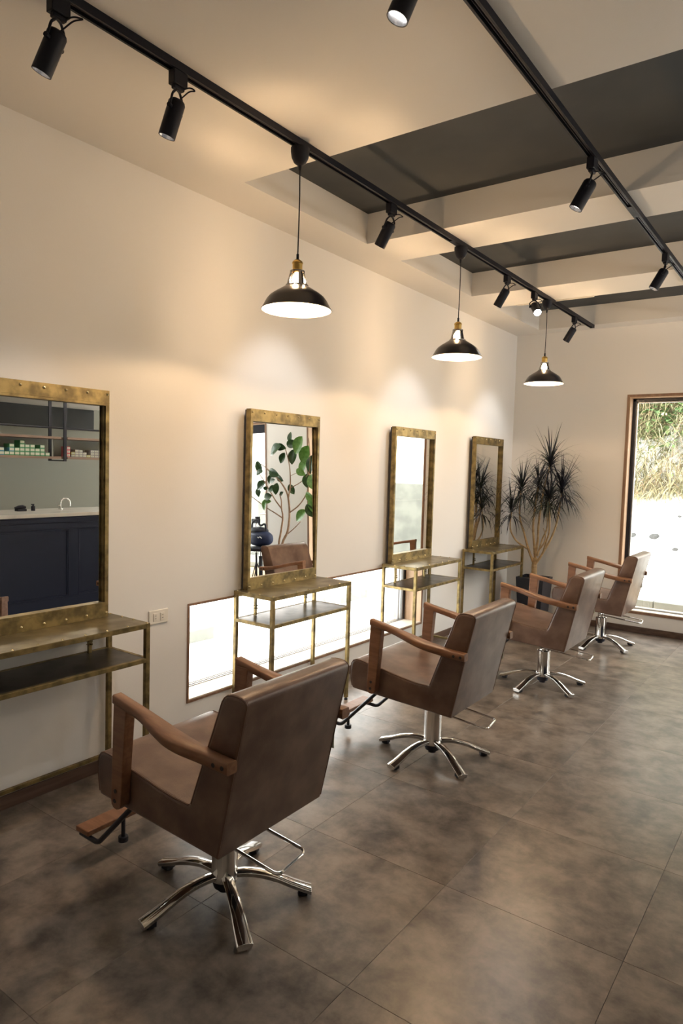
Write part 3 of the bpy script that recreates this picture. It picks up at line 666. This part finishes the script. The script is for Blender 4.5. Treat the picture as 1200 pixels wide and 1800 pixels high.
for hx, hy, hz, L, n in heads:
    n = int(n*1.3)
    b = NB()
    for k in range(n):
        u = (k+0.5)/n; el = R((84-40*u/0.14) if u < 0.14 else (66-84*(u-0.14)/0.86 + rnd.uniform(-14,14))); az = k*2.39996+rnd.uniform(-0.25,0.25)
        d = Vector((math.cos(az)*math.cos(el), math.sin(az)*math.cos(el), math.sin(el)))
        p = Vector((hx-DX, hy-DY, hz+0.03-0.09*u)) + d*0.006
        ribbon(b, p, d, L*rnd.uniform(0.72,1.10), 0.0068, rnd.uniform(0.1,0.5) if u < 0.10 else rnd.uniform(1.1,2.2))
    o = obj('leaf_crown', b, M['dracleaf'], t, ang=80)
    # keep leaves in front of the walls
    for vtx in o.data.vertices:
        if vtx.co.y+DY < 6.365 and vtx.co.x+DX < 0.085: vtx.co.x = 0.085-DX + random.random()*0.004
        if vtx.co.x+DX < 0.012: vtx.co.x = 0.012-DX + random.random()*0.004
        if vtx.co.y+DY > YB-0.012: vtx.co.y = YB-0.012-DY-random.random()*0.004
    o['kind'] = 'stuff'

# ------------------------------------------------------------------ rubber plant between window and door
PX, PY = 3.045, 6.30
t = thing('rubber_plant', 'branching rubber plant with broad glossy leaves, seen in the second mirror', 'potted plant', (PX, PY, 0))
b = NB(); lathe(b, [(0.0001,0.0),(0.105,0.0),(0.115,0.02),(0.145,0.36),(0.145,0.37),(0.133,0.37),(0.131,0.33),(0.0001,0.33)], 36); obj('planter', b, M['pot'], t)
def PW(x, z, y=0.0): return (x-PX, (6.25+y)-PY, z)
ST = [([(3.035,0.33),(3.030,0.60),(3.019,0.762),(2.988,0.946),(2.990,1.058),(2.980,1.155),(3.007,1.239)],0.016,0.006),
 ([(2.990,1.058),(3.075,1.154),(3.19,1.295),(3.327,1.437),(3.496,1.576)],0.010,0.005),
 ([(3.001,0.945),(3.12,1.005),(3.252,1.067),(3.502,1.208)],0.009,0.005),
 ([(2.990,0.33),(2.976,0.617),(2.908,0.781),(2.868,1.004),(2.862,1.184),(2.903,1.281),(3.015,1.393),(3.168,1.492),(3.324,1.594),(3.485,1.655)],0.018,0.005),
 ([(2.862,1.184),(2.837,1.323),(2.854,1.46),(2.88,1.613),(2.916,1.793)],0.010,0.005),
 ([(2.868,1.011),(2.719,1.09),(2.61,1.187),(2.551,1.295),(2.55,1.457),(2.537,1.672),(2.528,1.90)],0.009,0.004),
 ([(2.837,1.309),(2.68,1.377),(2.571,1.471)],0.006,0.004),
 ([(2.899,0.753),(2.796,0.827),(2.699,0.905)],0.007,0.004),
 ([(2.845,1.46),(2.752,1.493)],0.004,0.003)]
for pts, ra, rb in ST:
    pp = catmull([PW(x, z, 0.02*math.sin(9*z)) for x, z in pts], 4); n = len(pp)
    b = NB(); tube(b, pp, ra, 9, rs=[ra+(rb-ra)*i/(n-1) for i in range(n)]); obj('stem', b, M['ficstem'], t)
def leaf_bm():
    b = NB(); n = 10; rows = []
    for i in range(n+1):
        u = i/n; wv = 0.5*0.62*math.sin(PI*min(1, u*0.97+0.03))**0.75 if 0 < i < n else 0.012
        z = 0.16*u*u
        rows.append([b.verts.new((u, sgn*wv*f, -z+abs(sgn)*f*wv*0.35)) for sgn, f in ((-1,1),(-1,0.5),(0,0),(1,0.5),(1,1))])
    for a, c_ in zip(rows, rows[1:]):
        for k in range(4): b.faces.new((a[k], a[k+1], c_[k+1], c_[k]))
    return b
LF = {}
for kk in ('ficleaf', 'ficlight'):
    o = obj('leaf', leaf_bm(), M[kk], t, ang=80); LF[kk] = o
used = {k: False for k in LF}
# x, z, length, angle of the leaf axis in the wall-parallel plane (deg, 0 = towards smaller x), light?
leaves = [(2.89,1.928,40,90,0),(2.795,1.842,52,0,0),(3.024,1.775,75,200,0),(2.968,1.676,45,240,0),(2.846,1.693,58,270,0),(2.649,1.816,75,235,1),(2.65,1.715,70,240,1),(2.458,1.775,45,300,1),(2.53,1.591,68,265,0),(2.688,1.567,70,245,1),
 (2.616,1.498,42,330,1),(2.576,1.396,55,290,0),(2.458,1.382,65,300,1),(3.351,1.573,50,290,0),(3.28,1.505,42,190,0),(3.212,1.419,40,240,0),(3.039,1.494,55,340,0),(3.04,1.428,40,330,0),(3.105,1.397,32,200,0),(3.368,1.345,55,215,0),
 (3.315,1.306,24,0,0),(3.436,1.263,40,280,0),(3.11,1.302,40,200,0),(3.011,1.302,44,265,0),(3.143,1.204,46,190,0),(3.173,1.147,30,0,1),(3.252,1.103,45,250,1),(2.975,1.242,24,30,0),(2.875,1.295,42,300,0),(2.509,1.202,50,320,1),
 (2.478,1.121,60,280,1),(2.51,1.04,55,300,0),(2.639,0.983,62,220,1),(2.445,1.878,36,0,1),(2.963,1.807,45,350,0)]
rn = random.Random(5)
for x, z, L, a, li in leaves:
    kk = 'ficlight' if li else 'ficleaf'; src = LF[kk]
    o = src if not used[kk] else src.copy()
    if used[kk]: COL.objects.link(o)
    used[kk] = True; o.parent = t
    L *= 0.0033; ax = Vector((-math.cos(R(a)), rn.uniform(-0.35,0.1), math.sin(R(a)))).normalized()
    nrm = Vector((rn.uniform(-0.4,0.2), -1, rn.uniform(-0.1,0.5))); side = nrm.cross(ax).normalized(); nrm = ax.cross(side).normalized()
    mm = Matrix((ax, side, nrm)).transposed().to_4x4()
    c_ = Vector(PW(x, z, rn.uniform(-0.10,0.06))) - ax*L*0.5
    o.matrix_local = Matrix.Translation(c_) @ mm @ Matrix.Scale(L, 4)

# ------------------------------------------------------------------ stool with bag and a thin stand by the door
SX, SY = 3.44, 6.33
t = thing('stylist_stool', 'black gas-lift stool with a chrome ring base by the glass door', 'stool', (SX, SY, 0))
b = NB(); lathe(b, [(0.0001,0.56),(0.15,0.56),(0.165,0.545),(0.165,0.52),(0.15,0.51),(0.0001,0.51)], 32); obj('seat', b, M['bagdark'], t)
b = NB(); cyl(b, (0,0,0.12), (0,0,0.44), 0.026, 20); obj('pole', b, M['blacksteel'], t)
b = NB(); cyl(b, (0,0,0.44), (0,0,0.51), 0.012, 16); obj('lift_piston', b, M['chrome'], t)
b = NB(); tube(b, [(0,0.02,0.50),(-0.10,0.03,0.48),(-0.16,0.03,0.42)], 0.005, 8); cyl(b, (-0.12,0.03,0.46), (-0.165,0.03,0.415), 0.010, 12); obj('height_lever', b, M['blacksteel'], t)
b = NB(); tube(b, [(0.20*math.cos(2*PI*k/36), 0.20*math.sin(2*PI*k/36), 0.055) for k in range(36)], 0.012, 8, True)
obj('base_ring', b, M['chrome'], t)
for k in range(5):
    a = 2*PI*k/5+0.3; b = NB(); tube(b, [(0,0,0.125),(0.10*math.cos(a),0.10*math.sin(a),0.10),(0.205*math.cos(a),0.205*math.sin(a),0.050)], 0.011, 8); lg = obj('leg', b, M['chrome'], t)
    b = NB(); cyl(b, (0.205*math.cos(a)-0.01,0.205*math.sin(a),0.026), (0.205*math.cos(a)+0.01,0.205*math.sin(a),0.026), 0.026, 16); obj('caster', b, M['rubber'], lg)
t = thing('shoulder_bag', 'navy blue shoulder bag with white stitched mark on the stool', 'bag', (SX, SY, 0.561))
b = NB(); bmesh.ops.create_uvsphere(b, u_segments=28, v_segments=16, radius=1.0)
for v_ in b.verts: v_.co = Vector((v_.co.x*0.20, v_.co.y*0.11, 0.105+0.105*math.copysign(abs(v_.co.z)**0.8, v_.co.z)))
obj('bag_body', b, M['bag'], t, ang=80)
b = NB(); bmesh.ops.create_uvsphere(b, u_segments=24, v_segments=12, radius=1.0)
for v_ in b.verts: v_.co = Vector((0.04+v_.co.x*0.15, 0.01+v_.co.y*0.095, 0.20+0.055*v_.co.z))
obj('bag_flap', b, M['bagdark'], t, ang=80)
b = NB(); tube(b, catmull([(-0.10,0,0.20),(-0.08,0,0.29),(0.0,0,0.27),(0.06,0,0.34),(0.14,0,0.30),(0.15,0,0.20)],4), 0.013, 8); obj('bag_strap', b, M['bagdark'], t)
b = NB(); tube(b, catmull([(-0.115,-0.097,0.115),(-0.095,-0.106,0.135),(-0.075,-0.110,0.120),(-0.058,-0.112,0.132)],4), 0.006, 6); obj('stitched_mark', b, M['logo'], t)
t = thing('light_stand', 'slim chrome and black stand with a clamp beside the stool', 'stand', (3.74, 6.55, 0))
b = NB(); cyl(b, (0,0,0.02), (0,0,0.86), 0.009, 14); obj('pole', b, M['chrome'], t)
b = NB(); cyl(b, (0,0,0.02), (0,0,0.45), 0.013, 14); obj('lower_tube', b, M['blacksteel'], t)
for k in range(3):
    a = 2*PI*k/3+0.5; b = NB(); tube(b, [(0.012*math.cos(a),0.012*math.sin(a),0.30),(0.13*math.cos(a),0.13*math.sin(a),0.009)], 0.007, 8); obj('leg', b, M['blacksteel'], t)
b = NB(); box(b, -0.05, 0.05, -0.035, 0.035, 0.84, 0.90); cyl(b, (-0.03,0,0.90), (-0.03,0,0.93), 0.035, 20); obj('clamp_head', b, M['blacksteel'], t, bevel=0.004)

# ------------------------------------------------------------------ mixing counter opposite (seen in the first mirror)
KX = 3.50; KY0, KY1 = 1.0, 4.75
t = thing('mixing_counter', 'navy panelled counter with a white marble top, seen in the first mirror', 'counter', (KX, KY0, 0))
L = KY1-KY0
b = NB(); box(b, 0.022, 0.62, 0, L, 0, 0.905); obj('body', b, M['navy'], t, bevel=0.002)
b = NB(); box(b, 0.004, 0.022, 0, L, 0.845, 0.888); box(b, 0.0, 0.022, 0, L, 0.888, 0.905); box(b, 0.010, 0.022, 0, L, 0.785, 0.845); box(b, 0.010, 0.022, 0, L, 0.0, 0.10)
obj('moulding', b, M['navy'], t, bevel=0.003)
y = L-0.045
while y > 0.3:
    y2 = y-0.71
    # panel between y2 and y, stile after it
    b = NB()
    for q, (wd, xx) in enumerate(((0.022, 0.013), (0.010, 0.008))):
        for r_ in ((y2, y, 0.785-wd, 0.785), (y2, y, 0.10, 0.10+wd), (y2, y2+wd, 0.10+wd, 0.785-wd), (y-wd, y, 0.10+wd, 0.785-wd)): box(b, xx, 0.022, r_[0], r_[1], r_[2], r_[3])
    obj('panel_moulding', b, M['navy'], t, bevel=0.002)
    b = NB(); box(b, 0.010, 0.022, y2-0.10, y2, 0.10, 0.785); obj('panel_stile', b, M['navy'], t, bevel=0.001)
    y = y2-0.10
b = NB(); box(b, 0.010, 0.022, L-0.045, L, 0.10, 0.785); obj('panel_stile', b, M['navy'], t, bevel=0.001)
t2 = tag(obj('worktop', (lambda b: box(b, KX-0.02, KX+0.64, KY0-0.02, KY1+0.02, 0.9052, 0.940))(NB()), M['worktop'], None, bevel=0.003), 'white marble worktop on the navy counter, seen in the first mirror', 'worktop')
t = thing('faucet', 'arched chrome faucet on the white counter, seen in the first mirror', 'faucet', (3.95, 4.07, 0.940))
b = NB(); tube(b, [(0,0,0.0),(0,0,0.06)]+[(0, 0.055-0.055*math.cos(PI*k/10), 0.06+0.055*math.sin(PI*k/10)) for k in range(11)]+[(0,0.11,0.03)], 0.0085, 12); cyl(b, (0,0,0), (0,0,0.012), 0.022, 20); obj('spout', b, M['chrome'], t)
b = NB(); tube(b, [(0,0,0.03),(0.0,-0.03,0.045)], 0.005, 8); obj('tap_lever', b, M['chrome'], t)
t = thing('hair_clipper_set', 'small black hair clipper in its charger on the white counter', 'hair clipper', (3.90, 3.61, 0.940))
b = NB(); box(b, -0.035, 0.035, -0.045, 0.045, 0, 0.022); obj('charging_base', b, M['bagdark'], t, bevel=0.004)
b = NB(); tube(b, [(0,-0.06,0.032),(0,-0.02,0.040),(0,0.02,0.043),(0,0.05,0.036)], 0.016, 12, rs=[0.010,0.017,0.018,0.012]); obj('clipper_body', b, M['bagdark'], t)
t = thing('spray_bottle_cap', 'small black dispenser pump standing on the white counter', 'dispenser', (3.90, 3.74, 0.940))
b = NB(); lathe(b, [(0.0001,0),(0.020,0),(0.020,0.045),(0.009,0.050),(0.009,0.062),(0.0001,0.063)], 18); obj('bottle', b, M['bagdark'], t)
b = NB(); box(b, -0.008, 0.008, -0.020, 0.010, 0.060, 0.068); obj('pump_head', b, M['bagdark'], t, bevel=0.002)

# hanging shelf units
SXF, SXB = 4.0, 4.27
hang = []
for i, (ya, yb, lab) in enumerate(((3.05, 4.112, 'open wooden hanging shelf holding green cartons, seen in the first mirror'), (4.182, 5.22, 'open wooden hanging shelf holding grey cartons, seen in the first mirror'))):
    t = thing('hanging_shelf', lab, 'shelf', (SXF, ya, 1.468), 0, 'wooden shelf boxes hung over the counter')
    L = yb-ya
    b = NB(); box(b, 0, SXB-SXF, 0, L, 0, 0.024); obj('bottom_board', b, M['shelfwood'], t, bevel=0.001)
    b = NB(); box(b, 0, SXB-SXF, 0, L, 0.208, 0.232); obj('top_board', b, M['shelfwood'], t, bevel=0.001)
    b = NB(); box(b, SXB-SXF-0.012, SXB-SXF, 0, L, 0.024, 0.208); obj('back_board', b, M['grey_wall'], t)
for yy, lab in ((4.147, 'black steel hanger strap between the two hanging shelves, seen in the first mirror'), (3.02, 'black steel hanger strap at the near end of the hanging shelves')):
    t = thing('shelf_hanger', lab, 'shelf bracket', (SXF, yy, 1.444), 0, 'steel hangers of the shelves')
    for xx in (-0.014, SXB-SXF): 
        b = NB(); box(b, xx, xx+0.014, -0.016, 0.016, 0.012, (CE-1.444) if xx < 0 else (CE-1.444)); obj('upright', b, M['blacksteel'], t)
    b = NB(); box(b, -0.014, SXB-SXF+0.014, -0.016, 0.016, 0, 0.012); obj('cross_bar', b, M['blacksteel'], t)
o = obj('hanging_rail', tube(NB(), [(4.10, 2.4, 1.795), (4.10, 5.3, 1.795)], 0.010, 10), M['blacksteel']); 
tag(o, 'thin black horizontal rail above the hanging shelves, seen in the first mirror', 'rail')

def carton(x, y, z, w_, h_, kind, label, grp):
    t = thing('carton', label, 'carton', (x, y, z), 0, grp)
    base = {'g': 'boxgreen', 'b': 'boxblue', 'y': 'boxyellow', 'p': 'boxpink', 's': 'boxgrey'}[kind]
    b = NB(); box(b, 0, 0.11, -w_/2, w_/2, 0, h_); obj('box', b, M[base], t, smooth=False)
    f = 0.13 if kind in 'gb' else 0.08
    if kind in 'gb': b = NB(); box(b, -0.0008, 0, -w_/2*(1-f), w_/2*(1-f), h_*0.26, h_*0.90); obj('face_label', b, M['boxwhite'], t, smooth=False)
    else:
        b = NB(); box(b, -0.0008, 0, -w_/2*(0.80), w_/2*(0.80), h_*0.22, h_*0.78); lb = obj('face_label', b, M['boxwhite'], t, smooth=False)
        b = NB(); box(b, -0.0014, -0.0008, -w_/2*0.5, w_/2*0.3, h_*0.42, h_*0.56); obj('print', b, M['print'], lb, smooth=False)
zb = 1.468+0.0245; bw, bh = 0.0515, 0.0375
ordn = ['first','second','third','fourth','fifth','sixth','seventh','eighth','ninth','tenth','eleventh','twelfth','thirteenth','fourteenth','fifteenth']
rown = ['bottom','second','third','top']
# columns of the green heap from the left of the picture: stack heights
cols = [(3.285,1),(3.337,2),(3.39,1),(3.442,2),(3.497,2),(3.549,1),(3.600,3),(3.655,2),(3.709,4),(3.763,3),(3.817,3),(3.871,2),(3.925,3),(3.981,1)]
for i, (yy, h) in enumerate(cols):
    for r_ in range(h):
        k = 'b' if (i in (4,5,6) and rn.random() < 0.7) else 'g'
        carton(4.045, yy, zb+r_*(bh+0.001), bw-0.002, bh, k, '%s-edged carton on the first hanging shelf, %s column from left, %s row up' % ('blue' if k == 'b' else 'green', ordn[i], rown[r_]), 'green and white cartons on the first hanging shelf')
for i in range(3): carton(4.045, 4.222, zb+i*0.0375, 0.036, 0.0365, 'p', 'pink carton on the second hanging shelf, %s from below in its stack' % ordn[i], 'pink cartons on the second hanging shelf')
cols2 = [2,3,3,2,1,3,3,3,3,2,3,2]
for i, h in enumerate(cols2):
    for r_ in range(h):
        k = 'y' if (i in (0, 4) and r_ == h-1) else 's'
        carton(4.045, 4.275+i*0.0475, zb+r_*0.0275, 0.0455, 0.0268, k, 'small %s carton on the second hanging shelf, %s column from left, %s row up' % ('olive' if k == 'y' else 'grey', ordn[i], rown[r_]), 'small grey cartons on the second hanging shelf')

# ------------------------------------------------------------------ outdoors
gz = -0.14
b = NB(); box(b, -14, -T-0.001, -6, 26, gz-0.2, gz); box(b, -T-0.001, RX+10, 9.05, 26, gz-0.2, gz); struct('ground', b, M['slush'])
# snow field left of the building (through the low window)
def field(name, x0, x1, y0, y1, nx, ny, fz, mt):
    b = NB(); g = [[b.verts.new((x0+(x1-x0)*i/nx, y0+(y1-y0)*j/ny, fz(x0+(x1-x0)*i/nx, y0+(y1-y0)*j/ny))) for j in range(ny+1)] for i in range(nx+1)]
    for i in range(nx):
        for j in range(ny): b.faces.new((g[i][j], g[i+1][j], g[i+1][j+1], g[i][j+1]))
    return b
from mathutils import noise
def nz(x, y, s=1.0, k=0): return noise.noise(Vector((x*s, y*s, k*7.3)))
struct('sand_strip', field('sand', -T, RX+10, YB+0.24, 9.05, 160, 26, lambda x, y: gz-0.01+0.145*math.exp(-((y-7.85)/0.38)**2)+0.02*nz(x, y, 3.0)*(1 if y < 8.7 else 0.2), M['sand']), M['sand'], smooth=True, label='sandy gravel strip outside the tall window')
o = struct('snow_field', field('snow', -12, -T-0.01, -4, 22, 40, 60, lambda x, y: gz+0.10+0.05*nz(x, y, 0.6)+0.02*nz(x, y, 2.0)+max(0, -x-5)*0.10, M['snow']), M['snow'], smooth=True, label='bright snow field outside the low window')
def slope(x, y):
    # pavement, snow bank, hillside
    t_ = y-11.2+0.35*nz(x, 0, 0.4)
    z = gz+0.005
    if t_ > 0: z += 0.62*min(t_, 2.4) + 0.10*nz(x, y, 1.1)*min(1, t_)+0.05*nz(x, y, 2.7, 1)*min(1, t_)
    if t_ > 2.4: z += (t_-2.4)*1.35+0.25*nz(x, y, 0.8, 2)
    return z
o = struct('snow_bank', field('bank', -7, 2.6, 10.9, 14.2, 64, 40, slope, M['snow']), M['snow'], smooth=True, label='snow covered bank')
o = struct('hillside', field('hill', -7, 2.6, 14.2, 19, 48, 30, slope, M['soil']), M['soil'], smooth=True, label='overgrown hillside')
t = thing('kerb', 'grey concrete kerb beyond the sandy strip outside the tall window', 'kerb', (-6, 8.92, gz-0.005))
for k in range(20):
    b = NB(); box(b, k*1.0+0.003, k*1.0+0.997, 0, 0.13, 0, 0.085); obj('kerb_stone', b, M['concrete'], t, bevel=0.008)
# concrete retaining wall and pale rock slope, seen in the third mirror
t = thing('retaining_wall', 'pale concrete retaining wall outside, seen in the third mirror', 'wall', (2.62, 10.4, gz))
for k in range(6):
    b = NB(); box(b, k*1.8+0.004, k*1.8+1.796, 0, 0.25, 0, 1.35); obj('concrete_panel', b, M['concrete'], t, bevel=0.006)
o = struct('rock_slope', field('rock', 2.3, 14.5, 10.66, 16, 50, 30, lambda x, y: gz+1.33+(y-10.66)*0.85+0.28*nz(x, y, 0.9, 4)+0.12*nz(x, y, 2.5, 5), M['rockslope']), M['rockslope'], smooth=True, label='pale snowy rock slope')
# blocks seen through the low window
for i, (x, y0, y1, lab) in enumerate(((-1.55, 3.0, 4.10, 'pale concrete block in the snow, through the left end of the low window'), (-1.60, 6.02, 6.55, 'pale concrete block in the snow, through the low window beyond the second table'))):
    b = NB(); box(b, x-0.25, x, y0, y1, gz, 0.065); o = obj('kerb_block', b, M['concrete'], bevel=0.01); tag(o, lab, 'kerb')
# stones in the snow bank
def rock(x, y, z, s, label):
    b = NB(); bmesh.ops.create_icosphere(b, subdivisions=2, radius=1.0)
    for v_ in b.verts: v_.co = Vector((v_.co.x*s*1.2, v_.co.y*s, v_.co.z*s*0.9))*(1+0.45*noise.noise(v_.co*1.7+Vector((x,y,0))))
    o = obj('stone', b, M['stone'], ang=25); o.location = (x, y, z); tag(o, label, 'stone', 'stones in the snow bank')
rock(0.36, 12.00, slope(0.36, 12.00), 0.065, 'grey stone poking out of the snow, largest through the tall window')
rock(-0.02, 12.15, slope(-0.02, 12.15), 0.055, 'grey stone in the snow beside the left window frame')
rock(0.72, 11.75, slope(0.72, 11.75), 0.040, 'small grey stone low in the snow near the kerb')
rock(0.62, 12.55, slope(0.62, 12.55), 0.030, 'smallest grey stone high in the snow under the dry grass')
# dry grass, bracken and weeds on the hillside
def scrub(name, n, fn, mt, label, cat):
    b = NB(); fn(b, n); o = obj(name, b, mt, smooth=False); tag(o, label, cat, kind='stuff'); return o
rg = random.Random(21)
def hillpt():
    x = rg.uniform(-3.2, 2.2); y = 13.25+0.55*nz(x, 3.0, 1.6, 9)+abs(rg.gauss(0, 1.5))
    return x, y, slope(x, y)
def straw(b, n):
    for _ in range(n):
        x, y, z = hillpt(); a = rg.uniform(0, 2*PI); el = rg.uniform(0.2, 1.2)
        d = (math.cos(a)*math.cos(el)*0.9, math.sin(a)*math.cos(el)*0.7-0.35, math.sin(el))
        ribbon(b, (x, y, z), d, rg.uniform(0.35, 1.0), rg.uniform(0.004, 0.009), rg.uniform(1.2, 3.0), 6)
def weeds(b, n):
    cl_ = [(rg.uniform(-2.6, 1.8), 13.6+abs(rg.gauss(0, 1.4))) for _ in range(34)]
    for i in range(n):
        cx_, cy_ = cl_[i % len(cl_)]; x = cx_+rg.gauss(0, 0.28); y = cy_+rg.gauss(0, 0.25); z = slope(x, y)+rg.uniform(0.05, 0.5)
        a = rg.uniform(0, 2*PI); d = Vector((math.cos(a), math.sin(a)*0.6-0.5, rg.uniform(-0.5, 0.6))).normalized()
        L = rg.uniform(0.06, 0.16); s = d.cross(Vector((0,0,1))).normalized()*L*rg.uniform(0.25, 0.45)
        p = Vector((x, y, z)); dn = Vector((0,0,-0.2*L))
        v_ = [b.verts.new(q) for q in (p, p+d*L*0.45+s, p+d*L+dn, p+d*L*0.45-s)]
        b.faces.new(v_)
scrub('dry_grass', 11500, straw, M['straw'], 'tangled dry grass and brown bracken on the hillside outside the tall window', 'grass')
dg = bpy.data.objects['dry_grass']; dg.data.materials.append(M['twig'])
for p_ in dg.data.polygons: p_.material_index = 1 if (p_.index // 6) % 5 == 0 else 0
scrub('weeds', 5200, weeds, M['weed'], 'green weed leaves growing through the dry grass on the hillside', 'weeds')
